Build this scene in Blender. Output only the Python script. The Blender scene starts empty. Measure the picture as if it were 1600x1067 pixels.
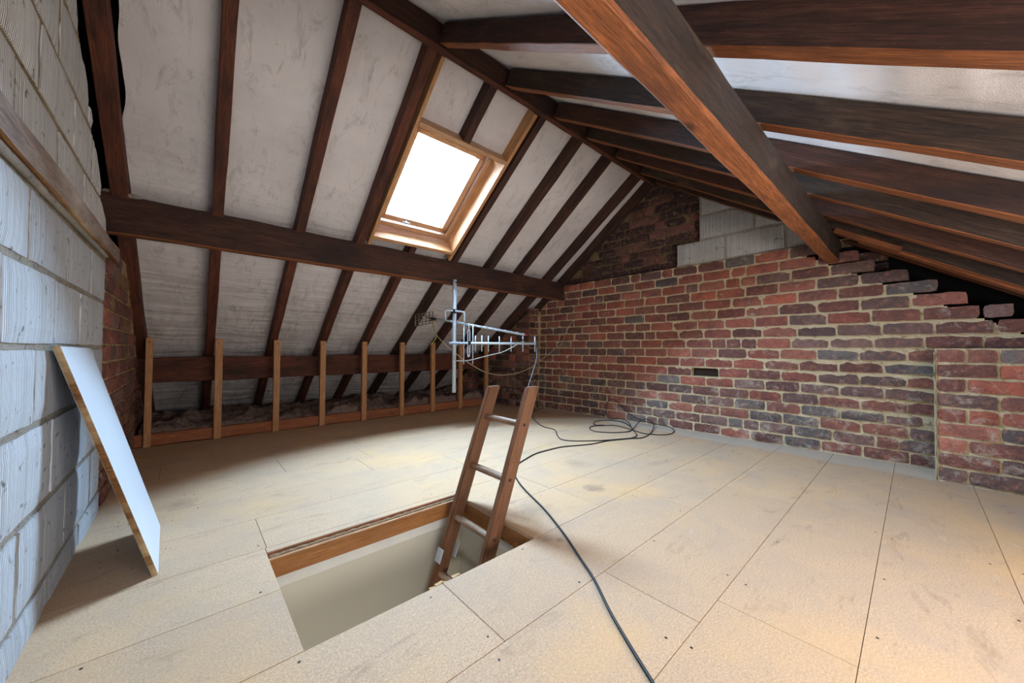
import bpy, bmesh, math, random
from mathutils import Vector, Matrix, noise as mn
S = bpy.context.scene
R_ = random.Random(7)
H = 0.78
# ---------------------------------------------------------------- camera
yaw, pitch, roll = math.radians(48.14), math.radians(1.247), math.radians(0.3125)
_f = Vector((math.cos(yaw), math.sin(yaw), 0)); _r = Vector((math.sin(yaw), -math.cos(yaw), 0)); _u = Vector((0, 0, 1))
F = _f*math.cos(pitch) + _u*math.sin(pitch); U2 = _u*math.cos(pitch) - _f*math.sin(pitch)
RT = _r*math.cos(roll) + U2*math.sin(roll); UP = U2*math.cos(roll) - _r*math.sin(roll)
cd = bpy.data.cameras.new('camera'); cam = bpy.data.objects.new('camera', cd); S.collection.objects.link(cam)
M = Matrix((RT, UP, -F)).transposed().to_4x4(); M.translation = Vector((0, 0, H)); cam.matrix_world = M
cd.sensor_width = 36; cd.lens = 564.6/1600*36; cd.clip_start = 0.02
S.camera = cam
# ---------------------------------------------------------------- light
S.view_settings.view_transform = 'Standard'; S.view_settings.look = 'None'
S.view_settings.gamma = 1; S.view_settings.use_curve_mapping = False
S.view_settings.exposure = 0.72
S.cycles.max_bounces = 14; S.cycles.diffuse_bounces = 8; S.cycles.transparent_max_bounces = 12
w = bpy.data.worlds.new('sky'); S.world = w; w.use_nodes = True
bg = w.node_tree.nodes['Background']; bg.inputs[0].default_value = (0.50, 0.74, 1.0, 1); bg.inputs[1].default_value = 96.0
def area(name, loc, target, sx, sy, power, col, portal=False):
    l = bpy.data.lights.new(name, 'AREA'); l.shape = 'RECTANGLE'; l.size = sx; l.size_y = sy
    l.energy = power; l.color = col
    if portal: l.cycles.is_portal = True
    o = bpy.data.objects.new(name, l); S.collection.objects.link(o)
    o.location = loc; d = Vector(target) - Vector(loc)
    o.rotation_euler = d.to_track_quat('-Z', 'Y').to_euler()
    return o
# daylight enters through the roof window (the portal only guides the sampling of the sky)
area('skylight_portal', (1.485, 2.55+.6*.29, 1.975+.8*.29), (1.485, 2.55, 1.975), .78, .98, 1, (1, 1, 1), True)
# added soft fill light, unseen behind the camera, under the low slope
area('fill_light', (1.15, -.75, .66), (1.9, 2.5, 1.0), 1.7, .42, 23, (1.0, .95, .91))
area('landing_fill', (.1, .3, -.25), (.3, 1.2, -2.0), .5, .5, 10.5, (1.0, .96, .90))  # unseen fill added to brighten the landing below the hatch
# ---------------------------------------------------------------- helpers
COL = S.collection
def lin(c):
    return tuple(((v/255)/12.92 if v/255 <= 0.04045 else (((v/255)+0.055)/1.055)**2.4) for v in c)
def tag(o, label=None, cat=None, group=None, kind=None):
    if label: o['label'] = label
    if cat: o['category'] = cat
    if group: o['group'] = group
    if kind: o['kind'] = kind
    return o
def link(name, me, parent=None, mats=()):
    o = bpy.data.objects.new(name, me); COL.objects.link(o)
    for m in mats:
        if m is not None and me.users == 1: me.materials.append(m)
    if parent: o.parent = parent
    return o
def empty(name, loc=(0, 0, 0)):
    o = bpy.data.objects.new(name, None); COL.objects.link(o); o.location = loc; o.empty_display_size = .1
    return o
def bm_obj(name, bm, mats, parent=None, smooth=False):
    me = bpy.data.meshes.new(name); bm.normal_update(); bm.to_mesh(me); bm.free()
    for m in mats: me.materials.append(m)
    if smooth:
        for p in me.polygons: p.use_smooth = True
    o = bpy.data.objects.new(name, me); COL.objects.link(o)
    if parent: o.parent = parent
    return o
class G:
    """small node-graph helper"""
    def __init__(s, name):
        s.m = bpy.data.materials.new(name); s.m.use_nodes = True; s.t = s.m.node_tree
        s.b = s.t.nodes['Principled BSDF']; s.b.inputs['Specular IOR Level'].default_value = .3
    def n(s, typ, **kw):
        nd = s.t.nodes.new(typ)
        for k, v in kw.items():
            if k in nd.inputs.keys(): s.put(nd.inputs[k], v)
            else: setattr(nd, k, v)
        return nd
    def put(s, sock, v):
        if isinstance(v, bpy.types.NodeSocket): s.t.links.new(v, sock)
        elif isinstance(v, (tuple, list)) and len(v) == 3 and sock.type == 'RGBA': sock.default_value = (*v, 1)
        else: sock.default_value = v
    def coord(s, scale=(1, 1, 1), rnd=True, which='Object'):
        c = s.n('ShaderNodeTexCoord').outputs[which]
        if rnd:
            r = s.n('ShaderNodeObjectInfo').outputs['Random']
            m = s.n('ShaderNodeMath', operation='MULTIPLY'); s.put(m.inputs[0], r); m.inputs[1].default_value = 37.7
            a = s.n('ShaderNodeVectorMath', operation='ADD'); s.put(a.inputs[0], c); s.put(a.inputs[1], m.outputs[0]); c = a.outputs[0]
        mp = s.n('ShaderNodeMapping'); s.put(mp.inputs['Vector'], c); mp.inputs['Scale'].default_value = scale
        return mp.outputs[0]
    def pos(s):
        return s.n('ShaderNodeNewGeometry').outputs['Position']
    def noise(s, co, scale, detail=4, rough=.6, dist=0):
        nd = s.n('ShaderNodeTexNoise'); s.put(nd.inputs['Vector'], co); nd.inputs['Scale'].default_value = scale
        nd.inputs['Detail'].default_value = detail; nd.inputs['Roughness'].default_value = rough; nd.inputs['Distortion'].default_value = dist
        return nd.outputs['Fac']
    def rng(s, v, a, b, lo=0., hi=1.):
        nd = s.n('ShaderNodeMapRange'); s.put(nd.inputs['Value'], v); nd.inputs['From Min'].default_value = a; nd.inputs['From Max'].default_value = b
        nd.inputs['To Min'].default_value = lo; nd.inputs['To Max'].default_value = hi
        return nd.outputs[0]
    def mix(s, f, a, b, mode='MIX'):
        nd = s.n('ShaderNodeMix', data_type='RGBA', blend_type=mode)
        s.put(nd.inputs[0], f); s.put(nd.inputs[6], a); s.put(nd.inputs[7], b)
        return nd.outputs[2]
    def math(s, op, a, b):
        nd = s.n('ShaderNodeMath', operation=op); s.put(nd.inputs[0], a); s.put(nd.inputs[1], b); return nd.outputs[0]
    def bump(s, h, dist=.002, strength=1.):
        nd = s.n('ShaderNodeBump'); s.put(nd.inputs['Height'], h); nd.inputs['Distance'].default_value = dist; nd.inputs['Strength'].default_value = strength
        s.put(s.b.inputs['Normal'], nd.outputs[0])
    def out(s, col, rough=.8):
        s.put(s.b.inputs['Base Color'], col); s.put(s.b.inputs['Roughness'], rough); return s.m

def wood(name, light, dark, patch=None, grain=60, rough=.75, pscale=2.2, pamt=(.45, .7), bump=.0012, knots=True):
    g = G(name); co = g.coord((1.2, 14, 14))
    gr = g.noise(co, grain/20, 6, .7, .6)
    c = g.mix(g.rng(gr, .3, .7), lin(dark), lin(light))
    fine = g.noise(g.coord((4, 90, 90)), 3, 3, .6)
    c = g.mix(g.rng(fine, .35, .7, 0, .8), c, lin([x*.75 for x in dark]))
    spk = g.noise(g.coord((22, 60, 60)), 3, 3, .7); c = g.mix(g.rng(spk, .6, .8, 0, .5), c, lin([min(255, x*1.25) for x in light]))
    if patch:
        pn = g.noise(g.coord((1, 3, 3)), pscale, 5, .65)
        c = g.mix(g.rng(pn, *pamt), c, lin(patch))
    if knots:
        v = g.n('ShaderNodeTexVoronoi'); g.put(v.inputs['Vector'], g.coord((1.6, 5, 5))); v.inputs['Scale'].default_value = 1.6
        c = g.mix(g.rng(v.outputs['Distance'], .03, .11, .8, 0), c, lin([x*.45 for x in dark]))
    g.bump(g.math('ADD', gr, fine), bump)
    return g.out(c, rough)

W_SOOT = wood('dark_aged_timber', (100, 63, 50), (54, 36, 30), (37, 29, 28))
W_RAFT = wood('brown_rafter_timber', (130, 74, 52), (76, 44, 33), (48, 32, 29))
W_SAWN = wood('orange_sawn_timber', (172, 104, 60), (112, 64, 36), (72, 44, 34), pamt=(.5, .78), pscale=1.4)
W_GREY = wood('blackened_timber', (84, 63, 50), (40, 33, 30), (104, 88, 70), pamt=(.55, .8))
W_PINE = wood('new_pine', (218, 166, 116), (182, 126, 82), None, rough=.6)
W_PALE = wood('varnished_pine', (218, 178, 138), (186, 136, 98), None, rough=.4)
W_PLATE = wood('stained_sole_plate', (196, 128, 84), (140, 78, 50), (150, 96, 70))
W_LADDER = wood('ladder_wood', (150, 106, 76), (102, 68, 48), (126, 88, 64), rough=.55)
W_RUNG = wood('worn_rung_wood', (176, 140, 108), (128, 92, 66), (190, 170, 150), rough=.5)
W_BLEACH = wood('weathered_grey_wood', (170, 150, 138), (120, 104, 96), (186, 176, 170))
W_HATCH = wood('orange_lining_wood', (196, 140, 84), (156, 100, 54), (150, 104, 66), rough=.5)
W_OAK = wood('brown_board_edge', (150, 104, 56), (104, 66, 34), (196, 170, 130), knots=False)

def mat_brick():
    g = G('old_brick'); base = g.n('ShaderNodeObjectInfo').outputs['Color']
    co = g.coord((1, 1, 1), True)
    n1 = g.noise(co, 9, 4, .6)
    c = g.mix(g.rng(n1, .35, .7, 0, .55), base, lin((72, 58, 62)))
    n2 = g.noise(co, 60, 3, .6)
    c = g.mix(g.rng(n2, .52, .76, 0, .55), c, lin((52, 42, 44)))
    n4 = g.noise(co, 32, 3, .6)
    c = g.mix(g.rng(n4, .52, .72, 0, .4), c, lin((196, 132, 104)))
    n5 = g.noise(co, 150, 3, .7)
    c = g.mix(g.rng(n5, .56, .72, 0, .5), c, lin((78, 58, 54)))
    n6 = g.noise(co, 14, 5, .8, 1.)
    c = g.mix(g.rng(n6, .58, .7, 0, .45), c, lin((150, 130, 118)))
    # lime smears, more of them low on the wall
    p = g.pos(); sx = g.n('ShaderNodeSeparateXYZ'); g.put(sx.inputs[0], p)
    low = g.rng(sx.outputs[2], 0, 1.0, .10, 0)
    n3 = g.noise(p, 11, 6, .75, .4)
    c = g.mix(g.rng(g.math('ADD', n3, low), .60, .76, 0, .8), c, lin((190, 178, 164)))
    g.bump(g.math('ADD', n6, g.math('ADD', n5, n2)), .005)
    return g.out(c, .9)
BRICK = mat_brick()
def mat_mortar(name, a, b, d, sc=26, lo=.56):
    g = G(name); p = g.pos()
    n1 = g.noise(p, 5, 4); n2 = g.noise(p, sc*2.4, 5, .75); n3 = g.noise(p, sc, 4, .6)
    c = g.mix(g.rng(n1, .35, .65), lin(a), lin(b)); c = g.mix(g.rng(n3, lo, lo+.16, 0, .8), c, lin(d))
    g.bump(g.math('ADD', n2, n3), .018)
    return g.out(c, .95)
MORTAR = mat_mortar('cream_lime_mortar', (228, 210, 176), (208, 190, 154), (140, 112, 84))
MORTAR_DARK = mat_mortar('sooty_mortar', (150, 124, 92), (92, 76, 62), (56, 46, 42))
MORTAR_TAN = mat_mortar('tan_mortar', (208, 184, 142), (180, 140, 96), (96, 70, 52))
MORTAR_GREY = mat_mortar('grey_cement_mortar', (200, 192, 180), (176, 166, 154), (84, 74, 64), 50)
MORTAR_BUFF = mat_mortar('buff_cement_mortar', (176, 160, 132), (150, 130, 98), (92, 76, 56), 34)
def mat_block():
    g = G('ribbed_white_block'); base = g.n('ShaderNodeObjectInfo').outputs['Color']
    co = g.coord((1, 1, 1), True)
    wv = g.n('ShaderNodeTexWave', wave_type='BANDS', bands_direction='X'); g.put(wv.inputs['Vector'], co)
    wv.inputs['Scale'].default_value = 34; wv.inputs['Distortion'].default_value = .06; wv.inputs['Detail'].default_value = 2; wv.inputs['Detail Scale'].default_value = 3
    streak = g.noise(g.coord((55, 1, .35)), 2, 3, .6)
    c = g.mix(g.rng(streak, .42, .72, 0, .6), base, lin((150, 148, 148)))
    c = g.mix(g.rng(wv.outputs['Fac'], .0, .6, .7, 0), c, lin((116, 114, 114)))
    spot = g.noise(co, 34, 3, .5)
    c = g.mix(g.rng(spot, .64, .72, 0, .85), c, lin((96, 86, 78)))
    big = g.noise(g.pos(), 3.2, 4, .6)
    c = g.mix(g.rng(big, .5, .75, 0, .4), c, lin((158, 150, 142)))
    g.bump(g.math('ADD', wv.outputs['Fac'], streak), .0024)
    return g.out(c, .85)
BLOCK = mat_block()
def mat_floor():
    g = G('chipboard'); p = g.pos(); base = g.n('ShaderNodeObjectInfo').outputs['Random']
    c = g.mix(base, lin((196, 165, 134)), lin((187, 157, 128)))
    n1 = g.noise(p, 170, 3, .8); c = g.mix(g.rng(n1, .45, .62, 0, .6), c, lin((158, 122, 90)))
    n0 = g.noise(p, 210, 3, .8); c = g.mix(g.rng(n0, .54, .66, 0, .55), c, lin((226, 206, 178)))
    n2 = g.noise(p, 2.1, 6, .7, .5); c = g.mix(g.rng(n2, .46, .68, 0, .55), c, lin((164, 144, 128)))
    mp = g.n('ShaderNodeMapping'); g.put(mp.inputs['Vector'], p); mp.inputs['Scale'].default_value = (.8, 2.6, 1); mp.inputs['Rotation'].default_value = (0, 0, .25)
    n3 = g.noise(mp.outputs[0], 4.2, 8, .78, .8); c = g.mix(g.rng(n3, .56, .70, 0, .62), c, lin((136, 112, 92)))
    n5 = g.noise(mp.outputs[0], 3.1, 7, .74, 1.2); c = g.mix(g.rng(n5, .63, .74, 0, .4), c, lin((208, 200, 188)))
    n6 = g.noise(p, 1.3, 5, .6, .2); c = g.mix(g.rng(n6, .5, .7, 0, .5), c, lin((214, 168, 112)))
    # lime-dusted strip along the brick gable
    sx = g.n('ShaderNodeSeparateXYZ'); g.put(sx.inputs[0], p)
    e = g.math('ADD', sx.outputs[0], g.math('MULTIPLY', n2, .18))
    c = g.mix(g.rng(e, 3.46, 3.52, 0, .55), c, lin((186, 180, 170)))
    # round dark stains
    for (x, y, r, a) in ((1.72, 1.22, .09, .75), (2.0, 1.56, .16, .35), (1.27, 1.25, .16, .4), (-.02, 2.45, .13, .5), (1.15, .98, .03, .7)):
        d = g.n('ShaderNodeVectorMath', operation='DISTANCE'); g.put(d.inputs[0], p); d.inputs[1].default_value = (x, y, 0)
        q = g.math('ADD', g.math('MULTIPLY', d.outputs['Value'], 1/r), g.math('MULTIPLY', g.noise(p, 24, 5, .8), 1.9))
        c = g.mix(g.rng(q, 1.0, 1.75, a, 0), c, lin((122, 104, 88)))
    g.bump(n1, .0006)
    return g.out(c, .72)
FLOOR = mat_floor()
def mat_plain(name, col, rough=.6, metal=0, nscale=20, amt=.2, bump=0.):
    g = G(name); n1 = g.noise(g.coord(), nscale, 4)
    c = g.mix(g.rng(n1, .35, .7, 0, amt), lin(col), lin([v*.7 for v in col]))
    g.b.inputs['Metallic'].default_value = metal
    if bump: g.bump(n1, bump)
    return g.out(c, rough)
def mat_sheet():
    g = G('white_roof_membrane'); p = g.pos()
    n1 = g.noise(p, 2.4, 5, .65); c = g.mix(g.rng(n1, .35, .7), lin((222, 215, 214)), lin((206, 199, 198)))
    mp = g.n('ShaderNodeMapping'); g.put(mp.inputs['Vector'], p); mp.inputs['Scale'].default_value = (2.2, .8, .8)
    n2 = g.noise(mp.outputs[0], 5, 8, .8, 1.2); c = g.mix(g.rng(n2, .53, .68, 0, .55), c, lin((142, 132, 124)))
    n3 = g.noise(p, 15, 6, .85); c = g.mix(g.rng(n3, .62, .76, 0, .6), c, lin((116, 106, 98)))
    # patchy grey, stronger low down near the eaves
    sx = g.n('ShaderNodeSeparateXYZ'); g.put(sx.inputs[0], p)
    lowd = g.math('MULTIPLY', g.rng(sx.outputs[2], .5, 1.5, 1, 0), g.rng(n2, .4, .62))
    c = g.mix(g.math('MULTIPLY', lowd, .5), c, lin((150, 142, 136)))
    ws = g.n('ShaderNodeMapping'); g.put(ws.inputs['Vector'], p); ws.inputs['Scale'].default_value = (260, 260, 260)
    mc = g.n('ShaderNodeMapping'); g.put(mc.inputs['Vector'], p); mc.inputs['Scale'].default_value = (1.3, 11, 11); mc.inputs['Rotation'].default_value = (0, .06, .05)
    crease = g.noise(mc.outputs[0], 1.1, 4, .55, .9)
    cr = g.math('MULTIPLY', g.rng(crease, .3, .7), g.math('MULTIPLY', g.rng(sx.outputs[1], 1.7, 2.0, .04, 1), g.rng(sx.outputs[2], 2.2, 1.2, .12, 1)))
    g.bump(g.math('ADD', g.math('MULTIPLY', n2, .2), g.math('ADD', cr, g.math('MULTIPLY', g.noise(ws.outputs[0], 1, 2), .08))), .011)
    return g.out(c, .92)
SHEET = mat_sheet()
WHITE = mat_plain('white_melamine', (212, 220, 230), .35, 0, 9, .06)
METAL = mat_plain('galvanised_aluminium', (190, 200, 210), .35, .25, 40, .15)
METAL_D = mat_plain('dull_reflector_metal', (138, 128, 118), .5, .5, 60, .4)
BLACKP = mat_plain('black_rubber', (34, 36, 40), .45)
HOLE_SHADE = mat_plain('dark_brown_hole_shade', (46, 34, 26), .95)
GREYC = mat_plain('grey_cable_sheath', (150, 148, 140), .5)
DGREY = mat_plain('dark_grey_cable_sheath', (92, 94, 98), .5)
BROWNC = mat_plain('tan_cable_sheath', (168, 152, 126), .55)
GREENC = mat_plain('yellow_green_wire', (150, 150, 50), .5)
DARK = mat_plain('near_black', (9, 8, 8), .98)
BEIGE = mat_plain('beige_painted_plaster', (184, 180, 166), .8, 0, 3, .05)
WPAINT = mat_plain('white_painted_architrave', (206, 206, 200), .6, 0, 14, .12)
FIBRE = mat_plain('brown_mineral_wool', (142, 120, 110), .98, 0, 30, .8, .02)
RAGGED = mat_plain('torn_plasterboard_edge', (150, 124, 96), .95, 0, 45, .9, .01)
SCREW = mat_plain('dark_screw_head', (60, 52, 48), .5, .3)
TORN = mat_plain('torn_chipboard', (196, 160, 116), .95, 0, 60, .4, .006)

def nz(p, s, seed=0): return mn.noise(Vector((p[0]*s+seed, p[1]*s-seed*1.3, p[2]*s+seed*.7)))

def box_bm(sx, sy, sz, org=(0, 0, 0), bevel=0, nx=1):
    """box with x from 0..sx, y centred, z from 0..sz"""
    bm = bmesh.new(); rings = []
    for i in range(nx+1):
        x = sx*i/nx
        rings.append([bm.verts.new((x+org[0], y+org[1], z+org[2])) for y, z in ((-sy/2, 0), (sy/2, 0), (sy/2, sz), (-sy/2, sz))])
    for a, b in zip(rings, rings[1:]):
        for k in range(4): bm.faces.new((a[k], b[k], b[(k+1) % 4], a[(k+1) % 4]))
    bm.faces.new(rings[0]); bm.faces.new(rings[-1][::-1])
    bmesh.ops.recalc_face_normals(bm, faces=bm.faces)
    if bevel: bmesh.ops.bevel(bm, geom=[e for e in bm.edges if len(e.link_faces) == 2 and e.calc_face_angle(0) > .7], offset=bevel, segments=1, affect='EDGES')
    return bm
def timber(name, p0, p1, w_, h_, mats, parent=None, up=(0, 0, 1), nx=None, wob=.003, bevel=.003, seed=None):
    """timber whose BOTTOM centre line runs p0->p1; local x along it; second material goes on the bottom face"""
    p0, p1 = Vector(p0), Vector(p1); d = p1-p0; L = d.length; x = d.normalized()
    u = Vector(up); z = (u - x*u.dot(x)).normalized(); y = z.cross(x)
    nx = nx or max(1, int(L/.12)); bm = box_bm(L, w_, h_, bevel=bevel, nx=nx)
    sd = R_.random()*90 if seed is None else seed
    if wob:
        for v in bm.verts:
            v.co.y += wob*mn.noise(Vector((v.co.x*2.2+sd, (v.co.y > 0)*5., v.co.z*8)))*1.6 + wob*.6*mn.noise(Vector((v.co.x*9+sd, (v.co.y > 0)*5., v.co.z*9)))
            v.co.z += wob*mn.noise(Vector((v.co.x*2+sd, v.co.y*9+7, (v.co.z > h_/2)*3.))) + wob*.7*mn.noise(Vector((v.co.x*11+sd, v.co.y*9, 3)))
    bm.normal_update()
    if len(mats) > 1:
        for f in bm.faces:
            if f.normal.z < -.6: f.material_index = 1
    o = bm_obj(name, bm, mats, parent)
    m = Matrix((x, y, z)).transposed().to_4x4(); m.translation = p0
    o.matrix_world = m if not parent else parent.matrix_basis.inverted() @ m
    return o
def slab(name, x0, x1, y0, y1, z0, z1, mats, parent=None, bevel=.0015):
    bm = box_bm(x1-x0, y1-y0, z1-z0, bevel=bevel)
    o = bm_obj(name, bm, mats, parent); o.location = Vector((x0, (y0+y1)/2, z0)) - (parent.location if parent else Vector())
    return o
def tube(name, pts, r, mat, parent=None, smooth=True, seg=8, sub=4):
    P = [Vector(p) for p in pts]
    if smooth and len(P) > 2:
        Q = []
        for i in range(len(P)-1):
            a = P[max(i-1, 0)]; b = P[i]; c = P[i+1]; d = P[min(i+2, len(P)-1)]
            for k in range(sub):
                t = k/sub
                Q.append(.5*((2*b)+(c-a)*t+(2*a-5*b+4*c-d)*t*t+(3*b-a-3*c+d)*t**3))
        Q.append(P[-1]); P = Q
    bm = bmesh.new(); rings = []; n = None
    for i, p in enumerate(P):
        t = (P[min(i+1, len(P)-1)]-P[max(i-1, 0)]).normalized()
        if n is None: n = t.orthogonal().normalized()
        n = (n - t*n.dot(t)).normalized(); b = t.cross(n)
        rings.append([bm.verts.new(p + r*(math.cos(2*math.pi*k/seg)*n + math.sin(2*math.pi*k/seg)*b)) for k in range(seg)])
    for a, b in zip(rings, rings[1:]):
        for k in range(seg): bm.faces.new((a[k], a[(k+1) % seg], b[(k+1) % seg], b[k]))
    bm.faces.new(rings[0][::-1]); bm.faces.new(rings[-1])
    o = bm_obj(name, bm, [mat], parent, smooth=True)
    if parent: o.location = -parent.location
    return o

# ---------------------------------------------------------------- roof geometry
ridgeY, ridgeZ = 1.805, 2.533
def zL(y): return 3.8875-.75*y           # underside of rafters, skylight slope
def zR(y): return 1.369+.645*y           # underside of rafters, other slope
NL = Vector((0, .6, .8)); NR = Vector((0, -.542, .840))
DL = Vector((0, .8, -.6)); DR = Vector((0, -.840, -.542))
XW0, XW1 = -.42, 3.80
ceiling = empty('ceiling'); tag(ceiling, kind='structure')
def sheet(x0, x1, slope, s0, s1, off, seed, hole=None):
    """membrane strip: s = distance down the slope from the ridge"""
    D, N = (DL, NL) if slope == 'L' else (DR, NR)
    O = Vector((0, ridgeY, ridgeZ))
    nx = int((x1-x0)/.03); ns = int((s1-s0)/.03); bm = bmesh.new(); V = {}
    raft = RL if slope == 'L' else RR
    for i in range(nx+1):
        for j in range(ns+1):
            x = x0+(x1-x0)*i/nx; s = s0+(s1-s0)*j/ns
            if i == 0 and slope == 'L': x += .02*nz((s, seed, 0), 6, 9)
            p = O + D*s + Vector((x, 0, 0))
            d = min(abs(x-c) for c in raft); sag = min(1, max(0, (d-.03)/.15))
            wr = .011*sag*nz((x*.8, s*2.2, 0), 2.2, seed) + .006*sag*nz((x*1.1, s*5.5, 1), 4, seed)
            if slope == 'L' and s > 1.5: wr += .005*sag*math.sin((s+.05*nz((x, s, 0), 3, seed))*48)*max(0, nz((x, s, 3), 2.5, seed+3)+.35)
            V[i, j] = bm.verts.new(p + N*(off - .006*sag + wr))
    for i in range(nx):
        for j in range(ns):
            xm = x0+(x1-x0)*(i+.5)/nx; sm = s0+(s1-s0)*(j+.5)/ns
            if hole and hole[0] < xm < hole[1] and hole[2] < sm < hole[3]: continue
            bm.faces.new((V[i, j], V[i, j+1], V[i+1, j+1], V[i+1, j]))
    o = bm_obj('roof_membrane', bm, [SHEET], ceiling, smooth=True)
    return o
RL = [-.31, .15, .61, 1.04, 1.475, 1.93, 2.39, 2.83, 3.31, 3.63]
RR = [-.31, .13, .60, 1.06, 1.555, 2.03, 2.43, 2.86, 3.30, 3.60]
def sl(y): return (y-ridgeY)/.8
HOLE = (1.10, 1.87, sl(2.17), sl(2.93))
sheet(-.262, XW1, 'L', -.12, 1.21, .102, 1, HOLE)
sheet(-.30, XW1, 'L', 1.12, 2.28, .110, 2, HOLE)
sheet(-.30, XW1, 'L', 2.17, 4.4, .117, 3)
sheet(XW0, XW1, 'R', -.12, 1.3, .112, 4)
sheet(XW0, XW1, 'R', 1.25, 2.6, .104, 5)
sheet(XW0, XW1, 'R', 2.55, 4.9, .110, 6)
# rafters
def rafL(xa, xb, y0, y1, mats, w_=.058, h_=.1):
    f = lambda y: xa+(xb-xa)*(y-1.83)/3.3
    return timber('rafter', (f(y0), y0, zL(y0)), (f(y1), y1, zL(y1)), w_, h_, mats, ceiling, NL)
LX = [(-.322, -.272), (.112, .158), (.592, .612), (1.022, 1.046), None, (1.952, 1.902), (2.402, 2.375), (2.838, 2.815), (3.36, 3.25), (3.62, 3.60)]
for i, q in enumerate(LX):
    if q: rafL(q[0], q[1], 1.83, 5.6, [W_RAFT if i < 4 else W_SOOT], .072 if i == 0 else .06)
rafL(1.475, 1.475, 1.83, 2.15, [W_SOOT]); rafL(1.475, 1.475, 2.955, 5.6, [W_RAFT])
for i, x in enumerate(RR):
    timber('rafter', (x, 1.785, zR(1.785)), (x+.02, -2.4, zR(-2.4)), .062, .1, [W_SOOT if i % 2 else W_GREY, W_SAWN], ceiling, NR, wob=.004)
# sister pieces of newer orange timber beside the last rafter
timber('sister_timber', (3.36, .25, 1.515), (3.36, -.95, .738), .10, .075, [W_SAWN], ceiling, NR)
timber('packing_strip', (3.22, .36, 1.575), (3.22, .06, 1.385), .06, .03, [W_SAWN], ceiling, NR)

# black slabs added outside the membrane to block the sky
def outer(y0, y1, x0, x1, zf, N):
    a, b = Vector((0, y0, zf(y0)))+N*.20, Vector((0, y1, zf(y1)))+N*.20
    xm = (x0+x1)/2; a.x = b.x = xm
    timber('sky_blocker', a, b, x1-x0, .03, [DARK], ceiling, N, nx=1, wob=0, bevel=0)
outer(1.6, 6.2, -.55, 1.075, zL, NL); outer(1.6, 6.2, 1.90, 3.9, zL, NL)
outer(1.6, 2.14, 1.075, 1.90, zL, NL); outer(2.97, 6.2, 1.075, 1.90, zL, NL)
outer(1.98, -3.3, -.55, 3.9, zR, NR)
# ---------------------------------------------------------------- floor
floor = empty('floor'); tag(floor, kind='structure')
rows = [(.104+.3192*k) for k in range(-8, 13)]
HX0, HX1, HY0, HY1 = .238, 1.082, 1.061, 1.66
jo = {0: [1.247, 2.47], 1: [-.11, 1.107, 2.33], 2: [.646, 1.87, 3.1], 3: [.3, 1.55, 2.77], 4: [1.53, 2.68], 5: [.243, 2.2, 3.4], 6: [1.41, 2.6], 7: [.9, 2.1, 3.3]}
def board(x0, x1, y0, y1):
    if x1-x0 < .03 or y1-y0 < .015: return
    g = .0008
    o = slab('floor_board', x0+g, x1-g, y0+g, y1-g, -.018, R_.uniform(-.0006, 0), [FLOOR], floor, .0009)
for k, y0 in enumerate(rows):
    y1 = y0+.3192; kk = k-8
    js = jo.get(kk) or [(-.3+R_.uniform(0, 1.22))+1.22*i for i in range(4)]
    cuts = [-.325]+[j for j in js if -.3 < j < 3.6]+[3.78]
    if kk == -1: cuts = [-.325, .62, 1.84, 3.06, 3.78]
    for a, b in zip(cuts, cuts[1:]):
        if y1 > 5.3: continue
        yy1 = min(y1, 4.03) if y0 < 4.03 else y1
        if y0 > 3.95: continue
        xe = b
        if b == 3.78 and y1 <= -.08: xe = 3.392
        # cut out the hatch
        if y1 > HY0+.01 and y0 < HY1-.01 and a < HX1 and xe > HX0:
            board(a, min(xe, HX0), y0, yy1) if a < HX0 else None
            board(max(a, HX1), xe, y0, yy1) if xe > HX1 else None
            m0, m1 = max(a, HX0), min(xe, HX1)
            if y0 < HY0-.01: board(m0, m1, y0, HY0)
            if yy1 > HY1+.01: board(m0, m1, HY1, yy1)
        else: board(a, xe, y0, yy1)
# sub-floor so nothing shows through the joints
for (x0, x1, y0, y1) in ((-.6, HX0-.05, -3.2, 6), (HX1+.03, 3.95, -3.2, 6), (HX0-.05, HX1+.03, -3.2, HY0-.03), (HX0-.05, HX1+.03, HY1+.01, 6)):
    tag(slab('sub_floor', x0, x1, y0, y1, -.06, -.0225, [DARK], floor, 0), kind=None)
bm = bmesh.new()
for k, y0 in enumerate(rows):
    for xx in (-.2, .2, .6, 1.0, 1.41, 1.8, 2.2, 2.6, 3.0, 3.35):
        for dy in (.03, .29):
            if R_.random() < .55:
                x = xx+R_.uniform(-.025, .025); y = y0+dy+R_.uniform(-.012, .012)
                if HX0-.02 < x < HX1+.02 and HY0-.02 < y < HY1+.02 or y > 3.9: continue
                bmesh.ops.create_circle(bm, cap_ends=True, segments=7, radius=.0038, matrix=Matrix.Translation((x, y, .0006)))
tag(bm_obj('screw_heads', bm, [SCREW], floor), kind='stuff')

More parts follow.
